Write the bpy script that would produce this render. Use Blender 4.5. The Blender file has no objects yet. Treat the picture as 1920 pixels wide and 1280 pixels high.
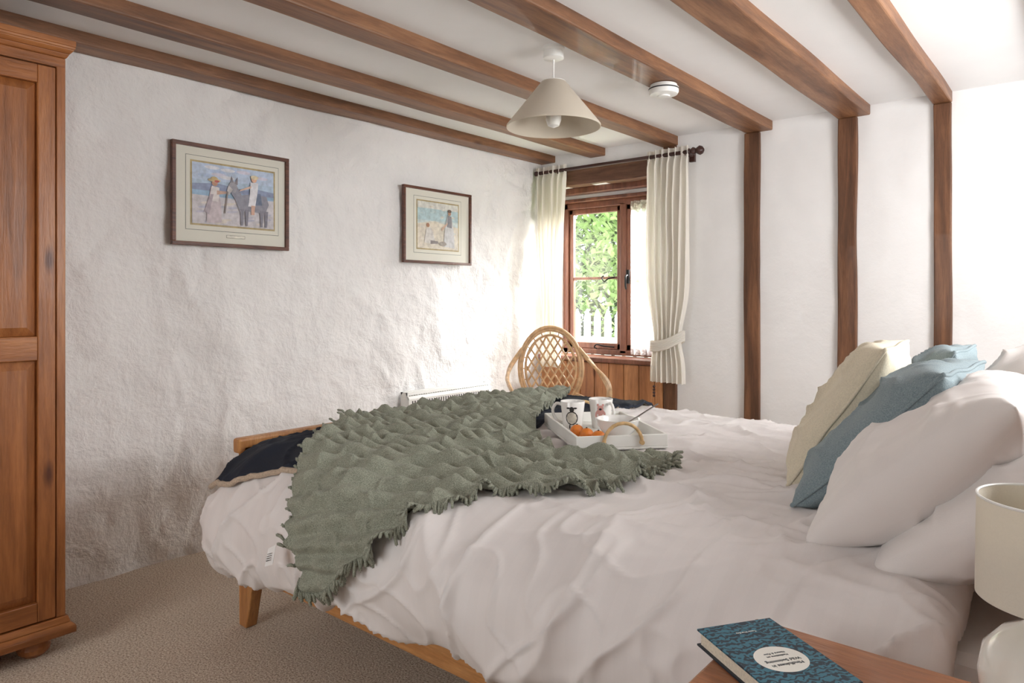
import bpy, bmesh, math, random, bisect
from mathutils import Vector, Matrix, noise
random.seed(7)
C=bpy.context.scene.collection
def N(x,y,z=0.0): return noise.noise(Vector((x,y,z)))
def sm(t): t=max(0,min(1,t)); return t*t*(3-2*t)

# ------------------------------------------------------------ materials
def srgb(c):
    return tuple((v/12.92 if v<=.04045 else ((v+.055)/1.055)**2.4) for v in [x/255 for x in c])+(1,)
def base(name):
    m=bpy.data.materials.new(name); m.use_nodes=True
    nt=m.node_tree; b=nt.nodes['Principled BSDF']; return m,nt,b
def ramp(nt,fac,stops):
    r=nt.nodes.new('ShaderNodeValToRGB'); nt.links.new(fac,r.inputs[0])
    e=r.color_ramp.elements
    while len(e)<len(stops): e.new(.5)
    for i,(p,c) in enumerate(stops): e[i].position=p; e[i].color=c
    return r.outputs[0]
def coords(nt,scale=(1,1,1),rot=(0,0,0)):
    t=nt.nodes.new('ShaderNodeTexCoord'); mp=nt.nodes.new('ShaderNodeMapping')
    mp.inputs['Scale'].default_value=scale; mp.inputs['Rotation'].default_value=rot
    nt.links.new(t.outputs['Object'],mp.inputs[0]); return mp.outputs[0]
def noi(nt,vec,s,d=4,r=.5,dist=0):
    n=nt.nodes.new('ShaderNodeTexNoise'); n.inputs['Scale'].default_value=s; n.inputs['Detail'].default_value=d
    n.inputs['Roughness'].default_value=r; n.inputs['Distortion'].default_value=dist
    nt.links.new(vec,n.inputs['Vector']); return n.outputs['Fac']
def bump(nt,b,h,st,dist=.01):
    n=nt.nodes.new('ShaderNodeBump'); n.inputs['Strength'].default_value=st; n.inputs['Distance'].default_value=dist
    nt.links.new(h,n.inputs['Height']); nt.links.new(n.outputs[0],b.inputs['Normal'])
def plain(name,c,rough=.5,metal=0,ns=0,nv=.06,bs=0,bscale=50,coat=0,sheen=0):
    m,nt,b=base(name); c=srgb(c)
    b.inputs['Roughness'].default_value=rough; b.inputs['Metallic'].default_value=metal
    b.inputs['Coat Weight'].default_value=coat; b.inputs['Sheen Weight'].default_value=sheen
    v=coords(nt); f=noi(nt,v,ns or 8)
    lo=tuple(x*(1-nv*2) for x in c[:3])+(1,); hi=tuple(min(1,x*(1+nv)) for x in c[:3])+(1,)
    nt.links.new(ramp(nt,f,[(.3,lo),(.7,hi)]),b.inputs['Base Color'])
    if bs: bump(nt,b,noi(nt,v,bscale,6,.6),bs,.004)
    return m
def wood(name,dark,mid,light,axis='z',rough=.45,knots=True,sc=1,coat=.1,dotk=.35):
    m,nt,b=base(name); b.inputs['Roughness'].default_value=rough; b.inputs['Coat Weight'].default_value=coat
    s={'x':(1.2,14,14),'y':(14,1.2,14),'z':(14,14,1.2)}[axis]
    v=coords(nt,tuple(q*sc for q in s)); f=noi(nt,v,1.6,6,.6,.6)
    col=ramp(nt,f,[(.25,srgb(dark)),(.5,srgb(mid)),(.75,srgb(light))])
    s2={'x':(1,9,9),'y':(9,1,9),'z':(9,9,1)}[axis]
    v3=coords(nt,tuple(q*sc*3 for q in s2)); f3=noi(nt,v3,5,3,.7)
    mx=nt.nodes.new('ShaderNodeMix'); mx.data_type='RGBA'; mx.blend_type='MULTIPLY'; mx.inputs[0].default_value=.5
    nt.links.new(col,mx.inputs[6]); nt.links.new(ramp(nt,f3,[(.35,(.55,.5,.45,1)),(.6,(1,1,1,1))]),mx.inputs[7])
    out=mx.outputs[2]
    if knots:
        s4={'x':(2.2,7,7),'y':(7,2.2,7),'z':(7,7,2.2)}[axis]
        vo=nt.nodes.new('ShaderNodeTexVoronoi'); vo.inputs['Scale'].default_value=1.0
        nt.links.new(coords(nt,s4),vo.inputs['Vector'])
        k=ramp(nt,vo.outputs['Distance'],[(.05,(.22,.12,.07,1)),(.13,(1,1,1,1))])
        m2=nt.nodes.new('ShaderNodeMix'); m2.data_type='RGBA'; m2.blend_type='MULTIPLY'; m2.inputs[0].default_value=dotk*2
        nt.links.new(out,m2.inputs[6]); nt.links.new(k,m2.inputs[7]); out=m2.outputs[2]
    nt.links.new(out,b.inputs['Base Color']); bump(nt,b,f3,.3,.004)
    return m
def plaster(name,c,sc=9,st=.5,dist=.02):
    m,nt,b=base(name); b.inputs['Roughness'].default_value=.85
    v=coords(nt); f=noi(nt,v,sc,5,.55,.2); f2=noi(nt,v,60,4,.6)
    c=srgb(c); nt.links.new(ramp(nt,f,[(.2,tuple(x*.95 for x in c[:3])+(1,)),(.7,c)]),b.inputs['Base Color'])
    a=nt.nodes.new('ShaderNodeMath'); a.operation='MULTIPLY_ADD'; a.inputs[1].default_value=.10
    nt.links.new(f2,a.inputs[0]); nt.links.new(f,a.inputs[2]); bump(nt,b,a.outputs[0],st,dist)
    return m
M_wall=plaster('plaster_white',(241,240,239),8,.75,.035)
M_wall2=plaster('plaster_smooth',(241,240,239),6,.35,.02)
M_ceil=plaster('ceiling_white',(243,243,243),3,.12)
BD,BM,BL=(88,56,36),(132,90,60),(168,122,86)
M_beamy=wood('beam_wood_y',BD,BM,BL,'y',.5,sc=.7,dotk=.3)
M_beamx=wood('beam_wood_x',(78,50,36),(118,82,62),(150,112,88),'x',.6,sc=.7,dotk=.2)
M_post=wood('post_wood_z',(66,42,26),(104,68,44),(142,98,66),'z',.6,sc=.8,dotk=.45)
M_pinez=wood('pine_z',(120,70,32),(164,102,54),(188,126,74),'z',.4,sc=.6,coat=.15,dotk=.45)
M_piney=wood('pine_y',(120,70,32),(164,102,54),(188,126,74),'y',.4,sc=.6,coat=.15,dotk=.3)
M_paneling=wood('pine_panelling',(140,88,52),(182,124,78),(206,150,102),'z',.45,sc=.6,dotk=.4)
M_winw=wood('window_wood',(92,52,38),(126,78,58),(148,98,74),'z',.4,knots=False)
M_oakx=wood('beech_x',(170,112,62),(196,138,82),(212,158,102),'x',.4,knots=False)
M_oakz=wood('beech_z',(170,112,62),(196,138,82),(212,158,102),'z',.4,knots=False)
M_night=wood('cherry_x',(140,86,54),(176,116,78),(198,140,98),'x',.35,knots=False,coat=.2)
M_frame=wood('mahogany_frame',(58,30,20),(98,54,36),(126,76,52),'y',.35,knots=False,sc=3)
M_rod=plain('rod_dark_wood',(62,34,28),.4)
M_wick=plain('rattan',(208,170,126),.45,ns=30,nv=.15,coat=.2)
M_white=plain('white_plastic',(238,238,234),.4,nv=.01)
M_dark=plain('dark_grey_metal',(46,46,48),.5)
M_iron=plain('black_iron',(24,22,22),.45,metal=.6)
M_ceram=plain('cream_ceramic',(238,234,224),.12,nv=.01,coat=.6)
M_mug=plain('mug_white',(236,234,230),.15,nv=.01,coat=.5)
M_grey=plain('sheep_black',(44,42,42),.5); M_wool=plain('sheep_wool',(206,200,186),.6,ns=60,nv=.15)
M_pink=plain('pig_pink',(216,160,152),.5); M_orange=plain('orange_peel',(226,128,44),.4,bs=.3,bscale=300)
M_rope=plain('handle_rattan',(212,176,126),.5,ns=60,nv=.15)
M_tray=plain('tray_white',(236,235,230),.35,nv=.01)
M_steel=plain('spoon_steel',(190,190,190),.2,metal=1)
def carpet():
    m,nt,b=base('carpet_beige'); b.inputs['Roughness'].default_value=.95
    v=coords(nt); f=noi(nt,v,150,3,.8); f2=noi(nt,v,6,4)
    col=ramp(nt,f,[(.34,srgb((158,132,108))),(.5,srgb((226,206,184))),(.64,srgb((252,242,228)))])
    mx=nt.nodes.new('ShaderNodeMix'); mx.data_type='RGBA'; mx.blend_type='MULTIPLY'; mx.inputs[0].default_value=.25
    nt.links.new(col,mx.inputs[6]); nt.links.new(ramp(nt,f2,[(.3,(.85,.83,.8,1)),(.7,(1,1,1,1))]),mx.inputs[7])
    nt.links.new(mx.outputs[2],b.inputs['Base Color']); bump(nt,b,f,.9,.010); return m
M_carpet=carpet()
def fabric(name,c,stripe=None,rough=.8,weave=900,wv=.1,sheen=.1,c2=None,bst=.15,saxis=(1,0,0),lo_s=.955):
    m,nt,b=base(name); b.inputs['Roughness'].default_value=rough; b.inputs['Sheen Weight'].default_value=sheen
    c=srgb(c); v=coords(nt); f=noi(nt,v,weave,2,.6)
    lo=srgb(c2) if c2 else tuple(x*(1-wv) for x in c[:3])+(1,)
    out=ramp(nt,f,[(.35,lo),(.65,c)])
    if stripe:
        w=nt.nodes.new('ShaderNodeTexWave'); w.wave_type='BANDS'; w.bands_direction='X' if saxis[0] else 'Y'
        w.inputs['Scale'].default_value=stripe; nt.links.new(v,w.inputs['Vector'])
        r=ramp(nt,w.outputs['Fac'],[(.47,(lo_s,lo_s,lo_s,1)),(.53,(1,1,1,1))])
        mx=nt.nodes.new('ShaderNodeMix'); mx.data_type='RGBA'; mx.blend_type='MULTIPLY'; mx.inputs[0].default_value=1
        nt.links.new(out,mx.inputs[6]); nt.links.new(r,mx.inputs[7]); out=mx.outputs[2]
    nt.links.new(out,b.inputs['Base Color']); bump(nt,b,f,bst,.002); return m
M_duvet=fabric('duvet_cotton',(236,231,229),stripe=6,wv=.02,rough=.55,lo_s=.985)
M_pillow=fabric('pillow_cotton',(236,231,228),stripe=6,wv=.02,rough=.6,saxis=(0,1,0),lo_s=.985)
M_sheet=fabric('sheet_cotton',(234,229,225),wv=.02)
M_cream=fabric('cushion_cream',(228,218,194),weave=260,wv=.12,bst=.4)
M_blue=fabric('cushion_teal_weave',(148,163,167),weave=520,c2=(112,130,137),bst=.6)
M_navy=fabric('navy_velvet',(26,34,50),weave=300,wv=.3,sheen=0)
M_sherpa=fabric('sherpa_beige',(200,180,158),weave=160,wv=.3,bst=1)
M_throw=fabric('sage_throw',(168,171,154),weave=420,c2=(118,122,107),bst=.6,sheen=.1)
M_curt=fabric('curtain_cream',(251,248,242),weave=500,wv=.02)
def translucent(m,amt,col):
    nt=m.node_tree; b=nt.nodes['Principled BSDF']; o=nt.nodes['Material Output']
    t=nt.nodes.new('ShaderNodeBsdfTranslucent'); t.inputs[0].default_value=srgb(col)
    x=nt.nodes.new('ShaderNodeMixShader'); x.inputs[0].default_value=amt
    nt.links.new(b.outputs[0],x.inputs[1]); nt.links.new(t.outputs[0],x.inputs[2]); nt.links.new(x.outputs[0],o.inputs[0])
translucent(M_curt,.42,(254,250,241))
M_shade=fabric('lamp_shade',(236,230,216),weave=400,wv=.03); translucent(M_shade,.2,(242,234,216))
M_shade2=fabric('pendant_shade',(222,213,198),weave=400,wv=.03); translucent(M_shade2,.25,(240,232,214))
def lace():
    m,nt,b=base('lace'); b.inputs['Base Color'].default_value=(.92,.92,.92,1)
    vo=nt.nodes.new('ShaderNodeTexVoronoi'); vo.inputs['Scale'].default_value=55; nt.links.new(coords(nt),vo.inputs['Vector'])
    n=noi(nt,coords(nt),9,3); a=nt.nodes.new('ShaderNodeMath'); a.operation='MULTIPLY'
    nt.links.new(vo.outputs['Distance'],a.inputs[0]); nt.links.new(n,a.inputs[1])
    al=ramp(nt,a.outputs[0],[(.15,(1,1,1,1)),(.32,(.45,.45,.45,1))]); nt.links.new(al,b.inputs['Alpha'])
    t=nt.nodes.new('ShaderNodeBsdfTranslucent'); t.inputs[0].default_value=(.9,.9,.9,1)
    tr=nt.nodes.new('ShaderNodeBsdfTransparent'); x=nt.nodes.new('ShaderNodeMixShader'); nt.links.new(al,x.inputs[0])
    nt.links.new(tr.outputs[0],x.inputs[1]); nt.links.new(t.outputs[0],x.inputs[2])
    y=nt.nodes.new('ShaderNodeMixShader'); y.inputs[0].default_value=.55
    nt.links.new(b.outputs[0],y.inputs[1]); nt.links.new(x.outputs[0],y.inputs[2]); nt.links.new(y.outputs[0],nt.nodes['Material Output'].inputs[0])
    return m
M_lace=lace()
def leafmat(name,a,b_):
    m,nt,b=base(name); f=noi(nt,coords(nt),3,3)
    nt.links.new(ramp(nt,f,[(.3,srgb(a)),(.7,srgb(b_))]),b.inputs['Base Color']); b.inputs['Roughness'].default_value=.5
    translucent(m,.45,b_); return m
M_leaf=leafmat('leaves_bright',(130,165,100),(196,216,158)); M_leafd=leafmat('leaves_dark',(52,80,46),(100,128,76))
M_grass=plain('grass',(110,140,70),.9,nv=.2)
M_fence=plain('fence_white',(240,240,238),.6,nv=.02)
def glass():
    m,nt,b=base('window_glass'); o=nt.nodes['Material Output']
    t=nt.nodes.new('ShaderNodeBsdfTransparent'); g=nt.nodes.new('ShaderNodeBsdfGlossy'); g.inputs['Roughness'].default_value=.02
    x=nt.nodes.new('ShaderNodeMixShader'); x.inputs[0].default_value=.05
    nt.links.new(t.outputs[0],x.inputs[1]); nt.links.new(g.outputs[0],x.inputs[2]); nt.links.new(x.outputs[0],o.inputs[0]); return m
M_glass=glass()

# ------------------------------------------------------------ builder
class B:
    def __init__(s,mats): s.v=[];s.f=[];s.m=[];s.mats=mats;s.T=Matrix()
    def mi(s,m):
        if m not in s.mats: s.mats.append(m)
        return s.mats.index(m)
    def add(s,vs,fs,m):
        o=len(s.v); s.v+=[tuple(s.T@Vector(v)) for v in vs]; s.f+=[tuple(i+o for i in f) for f in fs]; s.m+=[s.mi(m)]*len(fs)
    def box(s,a,b,m):
        x0,y0,z0=a;x1,y1,z1=b
        s.add([(x0,y0,z0),(x1,y0,z0),(x1,y1,z0),(x0,y1,z0),(x0,y0,z1),(x1,y0,z1),(x1,y1,z1),(x0,y1,z1)],
          [(0,3,2,1),(4,5,6,7),(0,1,5,4),(1,2,6,5),(2,3,7,6),(3,0,4,7)],m)
    def hexa(s,bot,top,m):
        s.add(list(bot)+list(top),[(0,3,2,1),(4,5,6,7),(0,1,5,4),(1,2,6,5),(2,3,7,6),(3,0,4,7)],m)
    def lathe(s,prof,c,m,seg=40,sx=1,sy=1):
        vs=[];fs=[];n=len(prof)
        for r,z in prof:
            for k in range(seg):
                a=2*math.pi*k/seg; vs.append((c[0]+r*sx*math.cos(a),c[1]+r*sy*math.sin(a),c[2]+z))
        for i in range(n-1):
            for k in range(seg):
                k2=(k+1)%seg; fs.append((i*seg+k,i*seg+k2,(i+1)*seg+k2,(i+1)*seg+k))
        s.add(vs,fs,m)
    def sphere(s,c,r,m,sx=1,sy=1,sz=1,seg=24):
        s.lathe([(max(1e-4,r*math.sin(math.pi*i/14)),-r*sz*math.cos(math.pi*i/14)) for i in range(15)],c,m,seg,sx,sy)
    def tube(s,pts,r,m,seg=8,smooth=0,closed=False,rf=None):
        P=[Vector(p) for p in pts]
        if smooth:
            Q=[];n=len(P);rng=n if closed else n-1
            for i in range(rng):
                p0=P[(i-1)%n] if closed or i>0 else P[0]; p1=P[i]; p2=P[(i+1)%n]; p3=P[(i+2)%n] if closed or i+2<n else P[-1]
                for k in range(smooth):
                    t=k/smooth
                    Q.append(.5*((2*p1)+(p2-p0)*t+(2*p0-5*p1+4*p2-p3)*t*t+(3*p1-p0-3*p2+p3)*t**3))
            if not closed: Q.append(P[-1])
            P=Q
        n=len(P); vs=[];fs=[]; up=None
        for i in range(n):
            a=P[i-1] if (i>0 or closed) else P[0]; b=P[(i+1)%n] if (i<n-1 or closed) else P[-1]
            t=(b-a)
            t=t.normalized() if t.length>1e-9 else Vector((0,0,1))
            if up is None:
                up=t.orthogonal().normalized()
            up=(up-t*up.dot(t)); up=up.normalized() if up.length>1e-6 else t.orthogonal().normalized()
            w=t.cross(up); rr=r if rf is None else r*rf(i/(n-1))
            for k in range(seg):
                an=2*math.pi*k/seg; vs.append(tuple(P[i]+rr*(math.cos(an)*up+math.sin(an)*w)))
        R=n if closed else n-1
        for i in range(R):
            for k in range(seg):
                k2=(k+1)%seg; j=(i+1)%n; fs.append((i*seg+k,i*seg+k2,j*seg+k2,j*seg+k))
        if not closed: fs.append(tuple(reversed(range(seg)))); fs.append(tuple((n-1)*seg+k for k in range(seg)))
        s.add(vs,fs,m)
    def grid(s,fn,nu,nv,m,flip=False,closeu=False):
        vs=[tuple(fn(i/(nu),j/(nv))) for i in range(nu+1) for j in range(nv+1)]; fs=[]
        for i in range(nu):
            for j in range(nv):
                q=(i*(nv+1)+j,(i+1)*(nv+1)+j,(i+1)*(nv+1)+j+1,i*(nv+1)+j+1); fs.append(q[::-1] if flip else q)
        s.add(vs,fs,m)
    def done(s,name,smooth=False,bevel=0,parent=None,solid=0,auto=True,offset=-1,merge=False,subsurf=0):
        me=bpy.data.meshes.new(name); me.from_pydata(s.v,[],s.f); 
        for m in s.mats: me.materials.append(m)
        me.polygons.foreach_set('material_index',s.m)
        me.update()
        if merge:
            bm=bmesh.new(); bm.from_mesh(me); bmesh.ops.remove_doubles(bm,verts=bm.verts,dist=1e-4); bmesh.ops.recalc_face_normals(bm,faces=bm.faces); bm.to_mesh(me); bm.free()
        o=bpy.data.objects.new(name,me); C.objects.link(o)
        if smooth:
            me.polygons.foreach_set('use_smooth',[True]*len(me.polygons))
            if auto:
                try: me.set_sharp_from_angle(angle=math.radians(40))
                except Exception: pass
        if solid:
            md=o.modifiers.new('solid','SOLIDIFY'); md.thickness=solid; md.offset=offset
        if bevel:
            md=o.modifiers.new('bevel','BEVEL'); md.width=bevel; md.segments=2; md.limit_method='ANGLE'; md.angle_limit=math.radians(40)
        if subsurf:
            md=o.modifiers.new('sub','SUBSURF'); md.levels=subsurf; md.render_levels=subsurf
        if parent: o.parent=parent
        return o
def empty(name,loc=(0,0,0)):
    e=bpy.data.objects.new(name,None); C.objects.link(e); e.location=loc; return e

LW,WY,CZ,RX,BYW=-3.24,4.22,2.27,.60,-1.6
# ------------------------------------------------------------ room shell
def ridge(x,y,z,p): return max(0,1-abs(N(x,y,z))*2.6)**p
def lumps(a,b,amp):
    w=N(a*1.3,b*1.3,3)*.7; w2=N(a*1.9,b*1.9,13)*.7
    h=N(a*1.1+w,b*1.1,0)*.8+N(a*2.6+w,b*2.0+w2,5)*.8+N(a*4.6+w2,b*3.6+w,25)*.42+ridge(a*2.2+2*w,b*1.5+a*1.1+w2,9,3)*.36-ridge(a*2.8+w2*2,b*2.0-a*1.6,19,4)*.34+N(a*9+w,b*8,2)*.15+N(a*15,b*13,6)*.05
    return amp*h
b=B([]); b.grid(lambda u,v:(LW-.006+max(-.034,min(.024,lumps(BYW-.1+u*(WY-BYW+.4),v*2.4,.023))),BYW-.1+u*(WY-BYW+.4),-.05+v*2.4),420,200,M_wall); b.done('wall_left',smooth=True,auto=False)
ox0,ox1,oz0,oz1=-3.16,-2.20,.78,2.03
b=B([])
def wpiece(x0,x1,z0,z1):
    nx=max(2,int((x1-x0)/.03)); nz=max(2,int((z1-z0)/.03))
    b.grid(lambda u,v:(x0+u*(x1-x0),WY-.004+lumps(x0+u*(x1-x0)+11,z0+v*(z1-z0),.006),z0+v*(z1-z0)),nx,nz,M_wall2)
wpiece(LW-.1,ox0,-.05,2.35); wpiece(ox1,RX+.1,-.05,2.35); wpiece(ox0,ox1,-.05,oz0); wpiece(ox0,ox1,oz1,2.35)
b.box((LW-.4,WY+.01,-.05),(ox0,WY+.34,2.35),M_wall2); b.box((ox1,WY+.01,-.05),(RX+.1,WY+.34,2.35),M_wall2)
b.box((ox0-.01,WY+.01,-.05),(ox1+.01,WY+.34,oz0-.02),M_wall2); b.box((ox0-.01,WY+.02,oz1),(ox1+.01,WY+.34,2.35),M_wall2)
b.done('wall_window',smooth=True)
# right (head) wall with a wide assumed window above the bed, added for light
wa,wb,wc,wd=1.5,3.9,1.15,2.12
b=B([]); b.box((RX,BYW-.1,-.05),(RX+.15,wa,2.35),M_wall2); b.box((RX,wb,-.05),(RX+.15,WY+.1,2.35),M_wall2)
b.box((RX,wa,-.05),(RX+.15,wb,wc),M_wall2); b.box((RX,wa,wd),(RX+.15,wb,2.35),M_wall2); b.done('wall_right')
b=B([]); f_=.05
for ya,yb in ((wa,wa+f_),(wb-f_,wb),((wa+wb)/2-.025,(wa+wb)/2+.025)): b.box((RX+.06,ya,wc),(RX+.12,yb,wd),M_winw)
b.box((RX+.06,wa,wc),(RX+.12,wb,wc+f_),M_winw); b.box((RX+.06,wa,wd-f_),(RX+.12,wb,wd),M_winw); b.done('added_side_window',bevel=.004)  # frame of the assumed, unseen side window added to let in light
# back wall with an unseen window opening added to let in fill light
b=B([]); y0,y1=BYW-.2,BYW; BQ=(-2.6,-.9,.8,2.05); q0,q1,q2,q3=BQ
b.box((LW-.1,y0,-.05),(q0,y1,2.35),M_wall2); b.box((q1,y0,-.05),(RX+.1,y1,2.35),M_wall2)
b.box((q0,y0,-.05),(q1,y1,q2),M_wall2); b.box((q0,y0,q3),(q1,y1,2.35),M_wall2); b.done('wall_back')
b=B([])
b.box((q0,y0+.05,q2),(q0+f_,y0+.11,q3),M_winw); b.box((q1-f_,y0+.05,q2),(q1,y0+.11,q3),M_winw)
b.box((q0,y0+.05,q2),(q1,y0+.11,q2+f_),M_winw); b.box((q0,y0+.05,q3-f_),(q1,y0+.11,q3),M_winw)
b.box(((q0+q1)/2-.025,y0+.05,q2),((q0+q1)/2+.025,y0+.11,q3),M_winw); b.done('added_fill_window',bevel=.004)  # frame of the added opening behind the camera
b=B([]); b.box((LW-.1,BYW-.2,-.06),(RX+.15,WY+.35,0),M_carpet); b.done('floor')
b=B([]); b.box((LW-.3,BYW-.25,CZ),(RX+.2,WY+.36,CZ+.1),M_ceil); b.done('ceiling')

# ------------------------------------------------------------ beams and posts
def beam(x0,x1,z0,ya=BYW+.001,yb=WY+.0,z1=CZ+.02,wob=.006,seed=0):
    b=B([]); n=60
    def ring(t):
        y=ya+(yb-ya)*t; w=wob
        return [(x0+w*N(y*1.5,seed),y,z0+w*N(y*1.7,seed+7)),(x1+w*N(y*1.4,seed+3),y,z0+w*N(y*1.7,seed+9)),(x1+w*N(y*1.4,seed+3),y,z1),(x0+w*N(y*1.5,seed),y,z1)]
    vs=[];fs=[]
    for i in range(n+1): vs+=ring(i/n)
    for i in range(n):
        for k in range(4): k2=(k+1)%4; fs.append((i*4+k,(i+1)*4+k,(i+1)*4+k2,i*4+k2))
    fs.append((0,1,2,3)); fs.append((n*4+3,n*4+2,n*4+1,n*4))
    b.add(vs,fs,M_beamy); return b.done('ceiling_beam',bevel=.007)
beam(LW+.005,-3.10,2.22,seed=1); beam(-2.79,-2.66,2.215,seed=2); beam(-2.215,-2.10,2.21,seed=3)
beam(-1.64,-1.48,2.215,seed=4); beam(-1.11,-.945,2.215,seed=5); beam(-.645,-.56,2.215,seed=6)
beam(-.15,-.02,2.215,seed=8); beam(.3,.42,2.215,seed=9)
def post(x0,x1,z0=0,z1=2.215,seed=0,yy=WY):
    b=B([]);n=30;vs=[];fs=[]
    for i in range(n+1):
        z=z0+(z1-z0)*i/n; w=.006; a=w*N(z*2,seed); c=w*N(z*2.2,seed+5); d=.004*N(z*3,seed+8)
        vs+=[(x0+a,yy-.028+d,z),(x1+c,yy-.028+d,z),(x1+c,yy+.03,z),(x0+a,yy+.03,z)]
    for i in range(n):
        for k in range(4): k2=(k+1)%4; fs.append((i*4+k,i*4+k2,(i+1)*4+k2,(i+1)*4+k))
    fs+= [(3,2,1,0),(n*4,n*4+1,n*4+2,n*4+3)]
    b.add(vs,fs,M_post); b.done('wall_post',bevel=.006)
post(-2.195,-2.105,seed=1); post(-1.65,-1.555,seed=2); post(-1.11,-1.01,seed=3); post(-.64,-.56,seed=4); post(-.13,-.04,seed=5)
b=B([]); n=20;vs=[];fs=[]
for i in range(n+1):
    x=LW+.01+(-2.2-LW-.01)*i/n; d=.008*N(x*4,3); e=.008*N(x*3,8)
    vs+=[(x,WY-.02+d,2.03+e),(x,WY+.2,2.03+e),(x,WY+.2,2.165+d),(x,WY-.02+d,2.165+d)]
for i in range(n):
    for k in range(4): k2=(k+1)%4; fs.append((i*4+k,(i+1)*4+k,(i+1)*4+k2,i*4+k2))
fs+=[(0,1,2,3),(n*4+3,n*4+2,n*4+1,n*4)]
b.add(vs,fs,M_beamx); b.done('window_lintel',bevel=.006)
b=B([]); x=LW+.02
while x<-2.21:
    b.box((x+.002,WY-.025,.005),(min(x+.118,-2.2),WY-.004,.745),M_paneling); x+=.12
b.box((LW+.015,WY-.03,.0),(-2.2,WY-.02,.09),M_paneling)
b.done('wall_panelling',bevel=.004)
b=B([]); b.box((LW+.012,WY-.055,.75),(-2.19,WY+.18,.784),M_winw); b.done('windowsill',bevel=.008)

# ------------------------------------------------------------ window_1
win=empty('window_1',(-2.68,4.42,.8))
def wpart(name,bx,mat=M_winw,bev=.005,**k):
    b=B([]); 
    for a,c in bx: b.box(a,c,mat)
    o=b.done(name,bevel=bev); o.parent=win; o.matrix_parent_inverse=Matrix.Translation(win.location).inverted(); return o
wy0,wy1=WY+.18,WY+.25
wpart('outer_frame',[((ox0,wy0,.785),(ox0+.045,wy1,1.93)),((ox1-.045,wy0,.785),(ox1,wy1,1.93)),((ox0,wy0,1.885),(ox1,wy1,1.93)),((ox0,wy0,.785),(ox1,wy1,.825)),((-2.655,wy0,.8),(-2.60,wy1,1.9))])
wpart('header_board',[((ox0,wy0-.05,1.93),(ox1,wy1,1.955)),((ox0,wy0-.10,1.985),(ox1,wy1,2.03))])
wpart('header_plaster',[((ox0,wy0-.03,1.955),(ox1,wy1,1.985))],M_wall2)
def sash(x0,x1,y):
    s=.035
    return [((x0,y,.825),(x0+s,y+.035,1.885)),((x1-s,y,.825),(x1,y+.035,1.885)),((x0,y,1.845),(x1,y+.035,1.885)),((x0,y,.825),(x1,y+.035,.87)),((x0,y+.005,1.345),(x1,y+.03,1.365))]
wpart('sash_left',sash(ox0+.045,-2.655,wy0+.02)); wpart('sash_right',sash(-2.60,ox1-.045,wy0+.005))
wpart('glass_panes',[((ox0+.07,wy0+.035,.86),(-2.68,wy0+.038,1.86)),((-2.58,wy0+.025,.86),(ox1-.07,wy0+.028,1.86))],M_glass,0)
b=B([]); 
b.tube([(-2.583,wy0-.01,1.37),(-2.583,wy0-.035,1.36),(-2.583,wy0-.04,1.30),(-2.583,wy0-.03,1.27)],.007,M_iron,smooth=5)
b.box((-2.595,wy0-.008,1.31),(-2.572,wy0+.006,1.41),M_iron)
b.tube([(-2.70,wy0+.012,1.36),(-2.74,wy0-.01,1.35),(-2.78,wy0-.012,1.33),(-2.80,wy0-.01,1.36),(-2.78,wy0-.01,1.37)],.005,M_iron,smooth=5)
b.tube([(-2.70,wy0,.845),(-2.78,wy0-.015,.85),(-2.84,wy0-.02,.86),(-2.86,wy0-.02,.84),(-2.84,wy0-.02,.83)],.005,M_iron,smooth=5)
o=b.done('latches',smooth=True); o.parent=win; o.matrix_parent_inverse=Matrix.Translation(win.location).inverted()
b=B([]); b.grid(lambda u,v:(-2.545+u*.34,wy0-.03+.012*math.sin(u*40),.80+v*1.10),70,30,M_lace); b.done('lace_curtain',smooth=True,auto=False)

# ------------------------------------------------------------ curtains
b=B([]); ry,rz=4.115,2.135
b.tube([(-3.19,ry,rz),(-1.95,ry,rz)],.013,M_rod,seg=14)
b.T=Matrix.Translation((-1.93,ry,rz))@Matrix.Rotation(math.radians(90),4,'Y')
fin=[(.001,-.03),(.013,-.03),(.022,-.022),(.014,-.012),(.02,-.004),(.026,.006),(.02,.018),(.013,.026),(.022,.034),(.03,.05),(.024,.066),(.01,.076),(.001,.08)]
b.lathe(fin,(0,0,-.02),M_rod,20); b.T=Matrix()
b.T=Matrix.Translation((-3.195,ry,rz))@Matrix.Rotation(math.radians(90),4,'Y')
b.lathe([(.001,-.02),(.018,-.015),(.018,.0),(.012,.01)],(0,0,0),M_rod,16); b.T=Matrix()
for x in (-3.0,-1.99):
    b.box((x-.012,ry,rz-.02),(x+.012,WY-.003,rz+.0),M_rod); b.box((x-.018,WY-.03,rz-.05),(x+.018,WY-.003,rz+.03),M_rod)
b.done('curtain_rod',smooth=True)
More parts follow.
